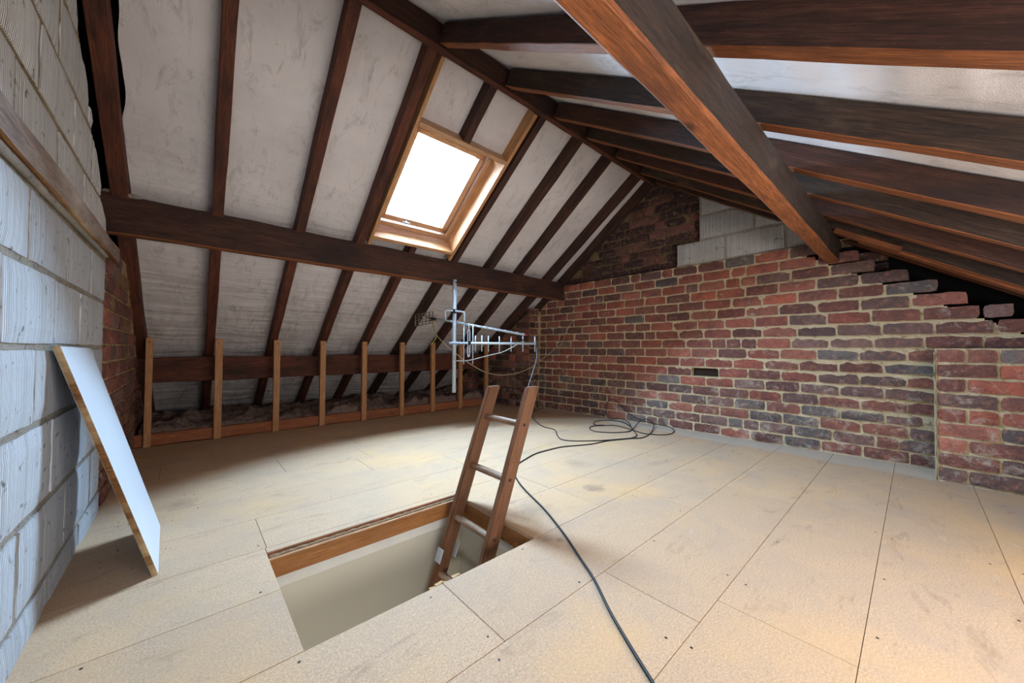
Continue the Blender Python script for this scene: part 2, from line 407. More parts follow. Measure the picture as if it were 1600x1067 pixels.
# hatch lining -------------------------------------------------
hatch = empty('loft_hatch', (.66, 1.36, 0))
tag(hatch, 'rectangular loft hatch opening lined with orange timber in the chipboard floor', 'hatch')
def hslab(n, *a): return slab(n, *a[:6], [a[6]], hatch, .002)
hslab('lining_board', HX0-.03, HX1+.02, 1.622, 1.645, -.088, -.018, W_HATCH)
hslab('lining_board', HX1-.002, HX1+.022, HY0-.03, 1.62, -.088, -.019, W_HATCH)
hslab('lining_board', HX0-.026, HX0-.004, HY0-.03, 1.62, -.088, -.0225, W_HATCH)
hslab('lining_board', HX0-.03, HX1+.02, HY0-.026, HY0-.004, -.088, -.0225, W_HATCH)
hslab('lath_strip', HX0, HX1, 1.618, 1.628, -.018, -.010, W_PALE)
hslab('lath_strip', HX0, HX1, 1.650, 1.658, -.018, -.0005, W_SAWN)
hslab('architrave', HX0-.03, HX1+.02, 1.632, 1.655, -.135, -.088, WPAINT)
hslab('architrave', HX1+.006, HX1+.03, HY0-.03, 1.632, -.135, -.088, WPAINT)
# ragged fibre edge between lining and boards
bm = bmesh.new(); n = 60; rows_ = []
for i in range(n+1):
    x = HX0+.004+(HX1-HX0-.008)*i/n; r = []
    for j, (y, z) in enumerate(((1.627, -.014), (1.632, -.004), (1.640, -.001), (1.650, -.010))):
        r.append(bm.verts.new((x, y+.003*nz((x, j, 0), 60), z-.002+.005*nz((x, j*.7, 1), 45))))
    rows_.append(r)
for a, b in zip(rows_, rows_[1:]):
    for j in range(3): bm.faces.new((a[j], b[j], b[j+1], a[j+1]))
o = bm_obj('ragged_edge', bm, [RAGGED], hatch); o.location = -hatch.location
tag(o, kind='stuff')
# torn splinters at the near edge
for (x, y, a) in ((.625, 1.071, .3), (.652, 1.066, -.4), (.69, 1.072, .2), (.6, 1.067, 0)):
    bm = box_bm(.035, .014, .006); 
    for v in bm.verts: v.co.y += .006*nz(v.co, 90, x); v.co.z += .003*nz(v.co, 120, y)
    o = bm_obj('splinter', bm, [TORN], hatch); o.location = Vector((x, y, -.009))-hatch.location; o.rotation_euler = (0, .1, a)

# landing below ------------------------------------------------
def struct(name, *a, bev=0):
    return tag(slab(name, *a[:6], [a[6]], None, bev), kind='structure')
struct('wall_landing_back', -.9, 1.25, 1.645, 1.70, -2.5, -.0605-.03, BEIGE)
struct('wall_landing_right', 1.105, 1.16, -.6, 1.645, -2.5, -.0905, BEIGE)
struct('wall_landing_left', -.9, -.85, -.6, 1.645, -2.5, -.0905, BEIGE)
struct('wall_landing_front', -.9, 1.16, -.65, -.6, -2.5, -.0905, BEIGE)
struct('floor_landing', -.9, 1.16, -.65, 1.7, -2.56, -2.5, FLOOR)
for a in ((-.9, HX0-.03, -.6, 1.645), (HX0-.03, 1.105, -.6, HY0-.03)):
    struct('ceiling_landing', a[0], a[1], a[2], a[3], -.15, -.089, WPAINT)

# ---------------------------------------------------------------- brick kit
def brick_mesh(L, Hh=.0745, D=.05, seed=0, name='brick'):
    bm = bmesh.new(); nx, nzv = (6 if L > .15 else 4), 3
    rn = random.Random(seed); F_ = {}
    chip = [(rn.random() < .3)*rn.uniform(.001, .007) for _ in range(4)]
    for i in range(nx+1):
        for j in range(nzv+1):
            x = -L/2+L*i/nx; z = -Hh/2+Hh*j/nzv
            edge = i in (0, nx) or j in (0, nzv)
            cor = i in (0, nx) and j in (0, nzv)
            y = (.004 if edge else 0) + rn.uniform(-.0018, .0018)
            if cor:
                c = .0012+chip[(i > 0)*2+(j > 0)]; x -= math.copysign(c, x); z -= math.copysign(c*.6, z); y += .002
            x += rn.uniform(-.0018, .0018); z += rn.uniform(-.0018, .0018)*(1.4 if edge else .5)
            F_[i, j] = bm.verts.new((x, y, z))
    for i in range(nx):
        for j in range(nzv): bm.faces.new((F_[i, j], F_[i+1, j], F_[i+1, j+1], F_[i, j+1]))
    ring = [(i, 0) for i in range(nx)]+[(nx, j) for j in range(nzv)]+[(i, nzv) for i in range(nx, 0, -1)]+[(0, j) for j in range(nzv, 0, -1)]
    back = [bm.verts.new((F_[k].co.x, D, F_[k].co.z)) for k in ring]
    for k in range(len(ring)):
        a, b = F_[ring[k]], F_[ring[(k+1) % len(ring)]]
        bm.faces.new((a, back[k], back[(k+1) % len(ring)], b))
    bmesh.ops.recalc_face_normals(bm, faces=bm.faces)
    me = bpy.data.meshes.new(name); bm.to_mesh(me); bm.free(); me.materials.append(BRICK); return me
ST = [brick_mesh(.22, seed=i) for i in range(10)]
HD = [brick_mesh(.105, seed=50+i) for i in range(6)]
RED = [(168, 98, 82), (176, 100, 80), (158, 90, 76), (172, 110, 92), (150, 88, 76), (164, 104, 90)]
BRN = [(130, 86, 76), (120, 78, 70), (138, 90, 78), (114, 78, 72)]
PUR = [(124, 98, 92), (114, 90, 86), (134, 104, 96), (106, 86, 82)]
SLT = [(108, 102, 100), (96, 92, 92), (122, 114, 110)]
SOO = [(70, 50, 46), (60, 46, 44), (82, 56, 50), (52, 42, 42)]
def place_brick(par, p, length, rotz, pal, tilt=0, proud=0., hsc=1., deep=1.):
    me = R_.choice(ST if length > .16 else HD); base = .22 if length > .16 else .105
    o = bpy.data.objects.new('brick', me); COL.objects.link(o); o.parent = par
    o.location = p; o.rotation_euler = (tilt+R_.uniform(-.012, .012), R_.uniform(-.008, .008), rotz+R_.uniform(-.012, .012))
    o.scale = (length/base, deep, hsc)
    c = R_.choice(pal); k = R_.uniform(.9, 1.1)
    o.color = (*lin([min(255, v*k) for v in c]), 1)
    return o
def relief(name, par, P, u0, u1, v0, v1, mat, step=.014, amp=.004, flip=False, keep=None):
    nu = int((u1-u0)/step); nv = int((v1-v0)/step); V = {}; bm = bmesh.new()
    for i in range(nu+1):
        for j in range(nv+1):
            u = u0+(u1-u0)*i/nu; v = v0+(v1-v0)*j/nv
            p, n = P(u, v)
            V[i, j] = bm.verts.new(Vector(p)+Vector(n)*(amp*nz(p, 26)+amp*.9*nz(p, 9, 4)))
    for i in range(nu):
        for j in range(nv):
            if keep and not keep(u0+(u1-u0)*(i+.5)/nu, v0+(v1-v0)*(j+.5)/nv): continue
            q = (V[i, j], V[i+1, j], V[i+1, j+1], V[i, j+1]); bm.faces.new(q[::-1] if flip else q)
    return bm_obj(name, bm, [mat], par)

# ---------------------------------------------------------------- right brick gable
def smooth(t): t = max(0, min(1, t)); return t*t*(3-2*t)
def Xlow(y): return 3.567+(3.35-y)*.040
def Xup(y): return 3.59 if y > 1.5 else 3.59-.12*smooth((1.5-y)/2.2)
def Xf(y, z): return Xup(y)+(Xlow(y)-Xup(y))*smooth((1.25-z)/1.25)
wall = empty('wall_right'); tag(wall, kind='structure')
CH = .0888; HOLE_B = (1.435, .58)
def pal_main(y, z):
    r = R_.random()
    if z < .42: 
        return R_.choices([RED, BRN, PUR, SLT], [.16, .24, .34, .26])[0]
    if y < .55:
        return R_.choices([RED, BRN, PUR, SLT], [.10, .42, .40, .08])[0]
    if z > 1.0: return R_.choices([RED, BRN, PUR, SLT], [.62, .25, .10, .03])[0]
    return R_.choices([RED, BRN, PUR, SLT], [.46, .30, .16, .08])[0]
HB = None; PREV = []
for k in range(18):
    CUR = []
    zc = CH*(k+.5); y = 3.432-( .0 if k % 2 else .112)
    if k % 2 == 0: place_brick(wall, (Xf(3.38, zc)+.001, 3.38, zc), .10, -math.pi/2, pal_main(3.3, zc))
    while True:
        L = .22 if R_.random() < .8 else .105
        if k > 11 and y < 1.0: L = .225
        if any(abs(y-(L+.0145)-q) < .035 for q in PREV):
            for alt in (.22, .165, .105, .19, .135):
                if not any(abs(y-(alt+.0145)-q) < .035 for q in PREV): L = alt; break
        mod = L+.0145
        yc = y-mod/2
        # stepped verge under the roof
        if zc+CH/2 > zR(yc-L/2)-.02:
            if L < .2: break
            L = .105; mod = L+.0145; yc = y-mod/2
            if zc+CH/2 > zR(yc-L/2)-.02: break
        lim = -.085 if zc < .74 else -1.2
        if yc-L/2 < lim:
            rest = y-lim-.006
            if rest > .05 and zc < .74: place_brick(wall, (Xf(y-rest/2, zc), y-rest/2, zc), rest, -math.pi/2, pal_main(y, zc))
            break
        if k == 6 and abs(yc-HOLE_B[0]) < L/2+.008 and HB is None:
            HB = (yc, zc, L)
        else:
            slope = (Xf(yc-.05, zc)-Xf(yc+.05, zc))/.1
            tl = (Xf(yc, zc+.03)-Xf(yc, zc-.03))/.06
            place_brick(wall, (Xf(yc, zc)+R_.uniform(-.002, .003), yc, zc+.004*nz((yc, 0, k), 1.5)), L, -math.pi/2+math.atan(slope), pal_main(yc, zc), tilt=0)
        y -= mod; CUR.append(y)
    PREV = CUR
def PM(u, v):
    X = Xf(u, v)+.0088
    if abs(u-HB[0]) < HB[2]/2+.003 and abs(v-HB[1]) < .036: X += .085
    return (X, u, v), (-1, 0, 0)
tag(relief('mortar_bed', wall, PM, -1.3, 3.44, -.03, 1.597, MORTAR, amp=.0036, keep=lambda u, v: v < zR(u)-.22 or (v < 1.59 and u > .64) if u > -.13 else (.77 < v < zR(u)-.22)), kind='stuff')
# proud pier at the near end
for k in range(9):
    zc = CH*(k+.5); y = -.088-(0 if k % 2 else 0)
    first = .22 if k % 2 else .105
    while y > -1.3:
        L = first or (.22 if R_.random() < .75 else .105); first = None
        yc = y-L/2
        if zc+CH/2 > zR(yc-L/2)-.05: break
        pal = R_.choices([RED, BRN, PUR, SLT], [.7, .15, .12, .03] if 1 <= k <= 4 else [.1, .45, .4, .05])[0]
        place_brick(wall, (3.40+(-.088-yc)*.03, yc, zc), L, -math.pi/2, pal)
        y -= L+.0125
def PP(u, v): return (3.4125+(-.09-u)*.03, u, v), (-1, 0, 0)
tag(relief('mortar_bed', wall, PP, -1.3, -.080, -.03, .80, MORTAR, amp=.0042), kind='stuff')
def PS(u, v): return (u, -.078, v), (0, 1, 0)
tag(relief('mortar_bed', wall, PS, 3.40, 3.80, -.03, .78, MORTAR, amp=.004), kind='stuff')
slab('void_back', Xf(1.435, .58)+.045, Xf(1.435, .58)+.12, HB[0]-HB[2]/2, HB[0]+HB[2]/2, .54, .615, [HOLE_SHADE], wall, 0)  # dark slab added for the shade inside the missing-brick hole
slab('wall_core', 3.43, 3.70, -1.4, -.085, -.03, .792, [MORTAR_DARK], wall, 0)
tag(relief('mortar_ledge', wall, lambda u, v: ((v, u, 1.597), (0, 0, 1)), -.1, 3.44, 3.50, 3.78, MORTAR_TAN, amp=.004, keep=lambda u, v: u > .3 and v > Xf(u, 1.59)+.004), kind='stuff')

# upper gable: sooty bricks set back behind a ledge, and ribbed blocks
gab = empty('wall_right_gable'); tag(gab, kind='structure')
def tilt_of(): return R_.uniform(-.01, .01)
for k in range(10):
    zc = 1.642+CH*k; y = 3.05-(.06 if k % 2 else 0)
    stop = 1.57 if zc < 1.82 else (1.36 if zc < 2.05 else 1.34)
    first = True
    while True:
        L = .22 if R_.random() < .72 else .105
        yc = y-L/2
        if yc-L/2 < stop:
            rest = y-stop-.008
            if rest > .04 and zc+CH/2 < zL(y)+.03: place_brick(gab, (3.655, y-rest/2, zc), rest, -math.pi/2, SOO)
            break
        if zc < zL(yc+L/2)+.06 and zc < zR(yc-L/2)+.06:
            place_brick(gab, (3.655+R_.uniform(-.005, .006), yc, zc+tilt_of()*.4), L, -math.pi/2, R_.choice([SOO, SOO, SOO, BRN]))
        y -= L+.0125
tag(relief('mortar_bed', gab, lambda u, v: ((3.667, u, v), (-1, 0, 0)), .25, 3.2, 1.56, 2.65, MORTAR_DARK, amp=.005, keep=lambda u, v: v < zL(u)+.1 and v < zR(u)+.1), kind='stuff')
# bricks glimpsed in the dark beyond the purlin
for k in range(4):
    y = .34
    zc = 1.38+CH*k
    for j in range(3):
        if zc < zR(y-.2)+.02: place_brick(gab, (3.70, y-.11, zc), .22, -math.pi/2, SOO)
        y -= .235
def block_mesh(L, Hh, D=.08, seed=0):
    bm = bmesh.new(); rn = random.Random(seed); nx, nzv = 8, 5; F_ = {}
    for i in range(nx+1):
        for j in range(nzv+1):
            x = -L/2+L*i/nx; z = -Hh/2+Hh*j/nzv; e = i in (0, nx) or j in (0, nzv)
            F_[i, j] = bm.verts.new((x+rn.uniform(-.001, .001)*(2 if e else 0), (.004 if e else 0)+rn.uniform(-.0006, .0006), z+rn.uniform(-.0012, .0012)*(1.5 if e else 0)))
    for i in range(nx):
        for j in range(nzv): bm.faces.new((F_[i, j], F_[i+1, j], F_[i+1, j+1], F_[i, j+1]))
    ring = [(i, 0) for i in range(nx)]+[(nx, j) for j in range(nzv)]+[(i, nzv) for i in range(nx, 0, -1)]+[(0, j) for j in range(nzv, 0, -1)]
    back = [bm.verts.new((F_[k].co.x, D, F_[k].co.z)) for k in ring]
    for k in range(len(ring)):
        bm.faces.new((F_[ring[k]], back[k], back[(k+1) % len(ring)], F_[ring[(k+1) % len(ring)]]))
    bmesh.ops.recalc_face_normals(bm, faces=bm.faces)
    me = bpy.data.meshes.new('block'); bm.to_mesh(me); bm.free(); me.materials.append(BLOCK); return me
def block(par, x, y0, y1, z0, z1, rotz, col=(214, 214, 214), sd=None):
    me = block_mesh(y1-y0-.017, z1-z0-.020, seed=R_.randrange(999))
    o = bpy.data.objects.new('block', me); COL.objects.link(o); o.parent = par
    o.location = (x+R_.uniform(-.0015, .0015), (y0+y1)/2, (z0+z1)/2); o.rotation_euler = (R_.uniform(-.006, .006), 0, rotz+R_.uniform(-.004, .004))
    k = R_.uniform(.94, 1.03); o.color = (*lin([min(255, v*k) for v in col]), 1)
    return o
def clip_block(par, x, y0, y1, z0, z1, rotz, f, col):
    """block whose top is cut to stay under the line f(y)"""
    o = block(par, x, y0, y1, z0, z1, rotz, col); s = 1 if rotz > 0 else -1
    for v in o.data.vertices:
        wy = o.location.y + s*v.co.x; wz = o.location.z+v.co.z
        if wz > f(wy): v.co.z = max(-.5*(z1-z0)+.01, f(wy)-o.location.z)
    return o
for (y0, y1, z0, z1) in ((1.13, 1.562, 1.605, 1.815), (.69, 1.128, 1.605, 1.815), (.45, .688, 1.605, 1.815), (.905, 1.35, 1.82, 2.04), (.46, .90, 1.82, 2.04), (1.04, 1.335, 2.045, 2.26), (.8, 1.035, 2.045, 2.26)):
    if z1 < zR(y0)-.02: block(gab, 3.575, y0, y1, z0, z1, -math.pi/2, (204, 202, 200))
    else: clip_block(gab, 3.575, y0, y1, z0, z1, -math.pi/2, lambda y: zR(y)-.01, (204, 202, 200))
tag(relief('block_mortar', gab, lambda u, v: ((3.585, u, v), (-1, 0, 0)), .42, 1.56, 1.60, 2.27, MORTAR_GREY, amp=.003, keep=lambda u, v: v < zR(u)+.01 and (u < 1.345 or v < 1.815)), kind='stuff')
struct('wall_right_outer', 3.79, 3.87, -3.4, 6.2, -.3, 3.1, DARK)

# stepped brick pier in the far corner
pier = empty('wall_corner_pier'); tag(pier, kind='structure')
def pier_pal(y, z): return R_.choices([SOO, BRN, PUR, RED], [.42, .28, .15, .15])[0]
for k in range(15):
    zc = CH*(k+.5)
    y = 3.445; first = .105 if k % 2 else .22
    while y < 5.0:
        L = first or (.22 if R_.random() < .7 else .105); first = None
        if zc+CH/2 > zL(y+L)+.06 and k > 3: break
        if zc+CH/2 > zL(y+L)+.1: break
        place_brick(pier, (3.395-(y+L/2-3.44)*.18+R_.uniform(-.003, .003), y+L/2, zc), L, -math.pi/2+.17, pier_pal(y, zc))
        y += L+.012
    if k % 2: place_brick(pier, (3.478, 3.435, zc), .148, 0.0, R_.choice([BRN, PUR, SOO]))
    else:
        place_brick(pier, (3.452, 3.435, zc), .10, 0.0, R_.choice([BRN, PUR, SOO])); place_brick(pier, (3.541, 3.435, zc), .055, 0.0, R_.choice([BRN, PUR, SOO]))
tag(relief('mortar_bed', pier, lambda u, v: ((3.406-(u-3.44)*.18, u, v), (-1, 0, 0)), 3.44, 5.1, -.03, 1.335, MORTAR_DARK, amp=.004, keep=lambda u, v: v < zL(u)-.0), kind='stuff')
tag(relief('mortar_bed', pier, lambda u, v: ((u, 3.447, v), (0, -1, 0)), 3.398, 3.62, -.03, 1.335, MORTAR_TAN, amp=.004), kind='stuff')
slab('pier_core', 3.45, 3.78, 3.46, 4.9, -.03, .4, [MORTAR_DARK], pier, 0)
slab('pier_core', 3.45, 3.78, 3.46, 3.70, .4, 1.30, [MORTAR_DARK], pier, 0)

# ---------------------------------------------------------------- left wall
wl = empty('wall_left'); tag(wl, kind='structure')
topf = lambda y: 1.95-.84*(y-1.89)
XL = -.304; YE = 2.63
lines = [-.135, .09, .322, .565, .78, .995, 1.195]
joints = {0: [1.31, 1.75, 2.2], 1: [1.5, 1.97, 2.4], 2: [1.36, 1.78, 2.22], 3: [1.60, 2.02, 2.44], 4: [1.34, 1.765, 2.12], 5: [1.512, 1.90, 2.30]}
upl = [1.285, 1.455, 1.655, 1.87, 2.09, 2.31]
ujoints = {0: [1.37, 1.75, 2.12], 1: [1.55, 1.935, 2.25], 2: [1.31, 1.73, 2.15], 3: [1.5, 1.94], 4: [1.3, 1.7]}
def courses(ln, jn, upper):
    for r in range(len(ln)-1):
        js = list(jn[r]); a = js[0]
        while a > -1.3: a -= .44; js.insert(0, a)
        js.append(YE)
        for y0, y1 in zip(js, js[1:]):
            col = (212, 219, 228) if not upper else (228, 228, 228)  # lower blocks carry the bluish skylight tint in their base colour
            y1 = min(y1, YE)
            if upper: y1 = min(y1, 1.89+(1.95-ln[r]-.02)/.84)
            if y1-y0 < .05: continue
            if ln[r+1] > topf(y1)-.0 and upper:
                if ln[r] > topf(y0)-.03: continue
                clip_block(wl, XL, y0, y1, ln[r], ln[r+1], math.pi/2, topf, col)
            else: block(wl, XL, y0, y1, ln[r], ln[r+1], math.pi/2, col)
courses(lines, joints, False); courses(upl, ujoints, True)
tag(relief('block_mortar', wl, lambda u, v: ((XL-.0075, u, v), (1, 0, 0)), .5, YE, -.05, 1.20, MORTAR_GREY, step=.012, amp=.0026, flip=True), kind='stuff')
tag(relief('block_mortar', wl, lambda u, v: ((XL-.007, u, v), (1, 0, 0)), .5, YE, 1.195, 2.4, MORTAR_BUFF, step=.012, amp=.0026, flip=True, keep=lambda u, v: v < topf(u)+.012*nz((u, v, 0), 14)), kind='stuff')
slab('wall_core', XL-.09, XL-.02, -2.5, 1.35, -.05, 2.3, [MORTAR_GREY], wl, 0)
slab('wall_core', XL-.09, XL-.02, 1.3, YE, -.05, 1.3, [MORTAR_GREY], wl, 0)
# weathered timber plate built into the wall
timber('wall_plate', (XL+.004, .2, 1.200), (XL+.004, 2.86, 1.228), .03, .082, [W_BLEACH, W_OAK], wl, bevel=.004)
# smeared mortar line above and under the plate
for z, r in ((1.288, .008), (1.192, .010)):
    tube('mortar_smear', [(XL+.001, .5+.1*i, z+.006*(i/21)+.005*nz((i, z, 0), .9)+.02*(i/21)) for i in range(22)], r, MORTAR_GREY, wl, seg=6, sub=2)
# old brickwork beyond the end of the blocks
for k in range(15):
    zc = .088*(k+.5); y = YE+.008+(.06 if k % 2 else 0)
    if k % 2: place_brick(wl, (-.300, YE+.034, zc), .05, math.pi/2, BRN)
    while y < 5.2:
        L = .105 if R_.random() < .45 else .22
        if zc+.05 > zL(y+L): break
        if True:
            place_brick(wl, (-.300+R_.uniform(-.003, .004), y+L/2, zc), L, math.pi/2, R_.choices([[(150, 92, 78), (140, 84, 72)], BRN, PUR, [(150, 116, 72)]], [.4, .3, .15, .15])[0])
        y += L+.012
tag(relief('mortar_bed', wl, lambda u, v: ((-.311, u, v), (1, 0, 0)), YE, 5.3, -.03, 1.32, MORTAR_TAN, amp=.004, flip=True, keep=lambda u, v: v < zL(u)+.05), kind='stuff')
tag(relief('mortar_bed', wl, lambda u, v: ((-.40, u, v), (1, 0, 0)), 1.0, 3.4, 1.1, 2.75, DARK, step=.03, amp=.01, flip=True, keep=lambda u, v: v < zL(u)+.1 and v < zR(u)+.1), kind='stuff')  # old sooty wall; its black also paints the shade of the gap
struct('wall_left_outer', -.52, -.43, -3.4, 6.2, -.3, 3.1, DARK)
# low wall closing the eaves behind the camera
struct('wall_eaves', -.40, 3.8, -1.56, -1.5, -.02, .42, W_SAWN)

# ---------------------------------------------------------------- purlins and ridge
o = timber('ridge_board', (-.4, ridgeY, 2.497), (3.62, ridgeY, 2.497), .042, .15, [W_SOOT, W_RAFT], wob=.004)
tag(o, 'long dark ridge board running along the very top of the roof', 'beam')
o = timber('purlin', (-.40, 3.048, 1.425), (3.66, 3.048, 1.412), .078, .225, [W_SOOT, W_SAWN], wob=.006, bevel=.006)
tag(o, 'dark brown purlin beam crossing the slope below the skylight', 'beam')
o = timber('purlin', (-.40, .412, 1.431), (3.66, .400, 1.431), .076, .175, [W_GREY, W_SAWN], wob=.0025, bevel=.008)
tag(o, 'big blackened purlin with orange underside on the slope opposite the skylight', 'beam')
o = timber('purlin', (-.34, 4.245, .485), (3.40, 4.245, .505), .08, .21, [W_RAFT, W_SOOT], wob=.005)
tag(o, 'low reddish-brown purlin behind the pale studs near the eaves', 'beam')
# rubble and stub bedded over the purlin end
bm = bmesh.new(); bmesh.ops.create_icosphere(bm, subdivisions=3, radius=.07)
for v in bm.verts: v.co = Vector((v.co.x*1.5, v.co.y*.8, v.co.z*.35))*(1+.35*nz(v.co, 18))
o = bm_obj('mortar_lump', bm, [MORTAR_GREY], wl); o.location = (-.29, 3.03, 1.655); o.scale = (.8, .8, .7)

# ---------------------------------------------------------------- stud wall
stud = empty('stud_wall', (1.4, 4.02, 0)); tag(stud, 'low wall of pale new pine studs along the eaves under the skylight slope', 'stud wall')
for i, x in enumerate((-.226, .200, .625, 1.022, 1.437, 1.872, 2.278, 2.688, 3.122)):
    z0 = 0 if i not in (2, 7) else .006
    s_ = timber('stud', (x, 4.02, .001), (x, 4.02, .855), .05 if i else .042, .04, [W_PINE], stud, up=(0, -1, 0), wob=.001, bevel=.0015)
    s_.location.y = -.0205+.045
    b2 = bmesh.new(); bmesh.ops.create_circle(b2, cap_ends=True, segments=8, radius=.005)
    q = bm_obj('nail', b2, [SCREW], s_); q.location = (.82, 0, .0405)
timber('sole_plate', (-.34, 4.062, .0), (3.40, 4.062, .0), .035, .094, [W_PLATE], stud, wob=.003)

# mineral wool behind the studs
bm = bmesh.new(); V = {}
nx, ny = 190, 50
for i in range(nx+1):
    for j in range(ny+1):
        x = -.28+3.6*i/nx; y = 4.09+.95*j/ny
        h = .13+.07*nz((x, y, 0), 2.6, 2)+.055*nz((x, y, 0), 8, 5)+.03*nz((x, y, 0), 24, 7)+.012*nz((x, y, 0), 60, 7)
        h *= smooth(min(1, (y-4.085)/.06))*.9+.1
        h = min(h, zL(y)-.005)
        V[i, j] = bm.verts.new((x, y+.02*nz((x, y, 3), 14), max(.0, h)))
for i in range(nx):
    for j in range(ny): bm.faces.new((V[i, j], V[i+1, j], V[i+1, j+1], V[i, j+1]))
tag(bm_obj('insulation', bm, [FIBRE], None, True), 'lumpy brown mineral wool insulation lying behind the pine studs', 'insulation', kind='stuff')

# ---------------------------------------------------------------- skylight
win = empty('window_1'); tag(win, kind='structure')
def slopeP(x, y, w_): return Vector((x, y, zL(y)))+NL*w_
def sbar(name, x0, y0, x1, y1, wd, w0, w1, mats, par=win):
    """bar in the roof slope between two points (centre line), wd wide, from height w0 to w1 above the rafter undersides"""
    return timber(name, slopeP(x0, y0, w0), slopeP(x1, y1, w0), wd, w1-w0, mats, par, NL, wob=0, bevel=.002)
WX0, WX1, WY0, WY1 = 1.108, 1.862, 2.178, 2.922
sbar('lining_board', 1.095, 1.84, 1.095, 3.0, .024, -.001, .26, [W_PINE])
sbar('lining_board', 1.878, 1.84, 1.868, 3.0, .03, -.003, .26, [W_PINE])
sbar('trimmer', WX0, WY0-.014, WX1, WY0-.014, .03, -.004, .24, [W_PALE])
sbar('trimmer', WX0, WY1+.014, WX1, WY1+.014, .03, .002, .24, [W_PINE])
# outer frame
c = .022
for (a, b, cc, d) in ((WX0+c, WY0+.018, WX0+c, WY1-.018), (WX1-c, WY0+.018, WX1-c, WY1-.018)): sbar('frame', a, b, cc, d, .044, .175, .26, [W_PALE])
for yy in (WY0+.018, WY1-.018): sbar('frame', WX0, yy, WX1, yy, .044, .175, .26, [W_PALE])
for x_ in (WX0+.05, WX1-.05): sbar('dark_gap_strip', x_, WY0+.03, x_, WY1-.03, .008, .20, .255, [BLACKP])  # black strips stand in for the dark gap beside the frame
sx0, sx1, sy0, sy1 = WX0+.055, WX1-.055, WY0+.045, WY1-.045
sash = empty('sash'); sash.parent = win
for x_ in (sx0+.025, sx1-.025): sbar('sash_rail', x_, sy0, x_, sy1, .05, .19, .255, [W_PALE], sash)
for yy in (sy0+.02, sy1-.02): sbar('sash_rail', sx0, yy, sx1, yy, .05, .19, .255, [W_PALE], sash)
for x_ in (sx0+.058, sx1-.058): sbar('glazing_bead', x_, sy0+.04, x_, sy1-.04, .006, .222, .25, [METAL], sash)
g = G('window_glass'); t = g.t
tr = g.n('ShaderNodeBsdfTransparent'); gl = g.n('ShaderNodeBsdfGlossy'); gl.inputs['Roughness'].default_value = .02
mx = g.n('ShaderNodeMixShader'); fr = g.n('ShaderNodeFresnel'); fr.inputs[0].default_value = 1.3
t.links.new(fr.outputs[0], mx.inputs[0]); t.links.new(tr.outputs[0], mx.inputs[1]); t.links.new(gl.outputs[0], mx.inputs[2])
t.links.new(mx.outputs[0], t.nodes['Material Output'].inputs[0])
bm = bmesh.new(); bm.faces.new([bm.verts.new(slopeP(x_, y_, .25)) for x_, y_ in ((sx0+.03, sy0+.02), (sx1-.03, sy0+.02), (sx1-.03, sy1-.02), (sx0+.03, sy1-.02))])
bm_obj('glass_pane', bm, [g.m], win)
# sash handle
hp = slopeP(1.40, sy1-.022, .10)
h1 = sbar('handle', 1.365, sy1-.022, 1.435, sy1-.022, .012, .165, .173, [METAL])
sbar('handle_bracket', 1.40, sy1-.030, 1.40, sy1-.006, .02, .172, .191, [METAL])

# ---------------------------------------------------------------- ladder
lad = empty('loft_ladder', (1.04, 1.405, 0)); tag(lad, 'wooden ladder standing up out of the loft hatch', 'ladder')
def lx(z): return 1.043+.372*z
for yc, zt in ((1.555, .578), (1.262, .597)):
    bm = bmesh.new(); zb = -2.5; wx = .039; ty = .014
    n = 26; rings = []
    for i in range(n+1):
        z = zb+(zt-zb)*i/n; x = lx(z)
        rings.append([bm.verts.new((x+a, yc+b, z)) for a, b in ((-wx, -ty), (wx, -ty), (wx, ty), (-wx, ty))])
    for a, b in zip(rings, rings[1:]):
        for k in range(4): bm.faces.new((a[k], a[(k+1) % 4], b[(k+1) % 4], b[k]))
    bm.faces.new(rings[0]); bm.faces.new(rings[-1][::-1]); bmesh.ops.recalc_face_normals(bm, faces=bm.faces)
    bmesh.ops.bevel(bm, geom=[e for e in bm.edges if len(e.link_faces) == 2 and e.calc_face_angle(0) > .7], offset=.004, segments=2, affect='EDGES')
    # store with local x along the stile so the grain follows it
    ax = Vector((.372, 0, 1)).normalized(); zz = Vector((0, -1, 0)); yy_ = zz.cross(ax)
    m = Matrix((ax, yy_, zz)).transposed().to_4x4(); m.translation = Vector((lx(0), yc, 0))
    bm.transform(m.inverted())
    o = bm_obj('stile', bm, [W_LADDER], lad); o.matrix_local = Matrix.Translation(-lad.location) @ m
    for z in (.42, .18, -.06, -.30):     # dowel ends seen on the stile face
        b2 = bmesh.new(); bmesh.ops.create_circle(b2, cap_ends=True, segments=10, radius=.009)
        q = bm_obj('dowel_end', b2, [W_SOOT], o); q.matrix_local = m.inverted() @ Matrix.Translation((lx(z), yc-.0145, z)) @ Matrix.Rotation(math.pi/2, 4, 'X')
for k in range(12):
    z = .42-.241*k
    bm = bmesh.new(); n = 10; rings = []
    for i in range(n+1):
        y = -.136+.272*i/n; r = .0155+.0012*math.sin(math.pi*i/n)
        rings.append([bm.verts.new((y, r*math.cos(t*math.pi/6), r*math.sin(t*math.pi/6))) for t in range(12)])
    for a, b in zip(rings, rings[1:]):
        for t in range(12): bm.faces.new((a[t], a[(t+1) % 12], b[(t+1) % 12], b[t]))
    o = bm_obj('rung', bm, [W_RUNG], lad, True); o.location = Vector((lx(z), 1.4085, z))-lad.location; o.rotation_euler = (0, 0, math.pi/2)
# metal bracket on the far stile
for dx in (-.043, .043):
    bm = box_bm(.003, .05, .062, org=(-.0015, 0, -.031), bevel=.001)
    o = bm_obj('bracket', bm, [METAL], lad); o.location = Vector((lx(-.215)+dx, 1.545, -.215))-lad.location; o.rotation_euler = (0, .356, 0)
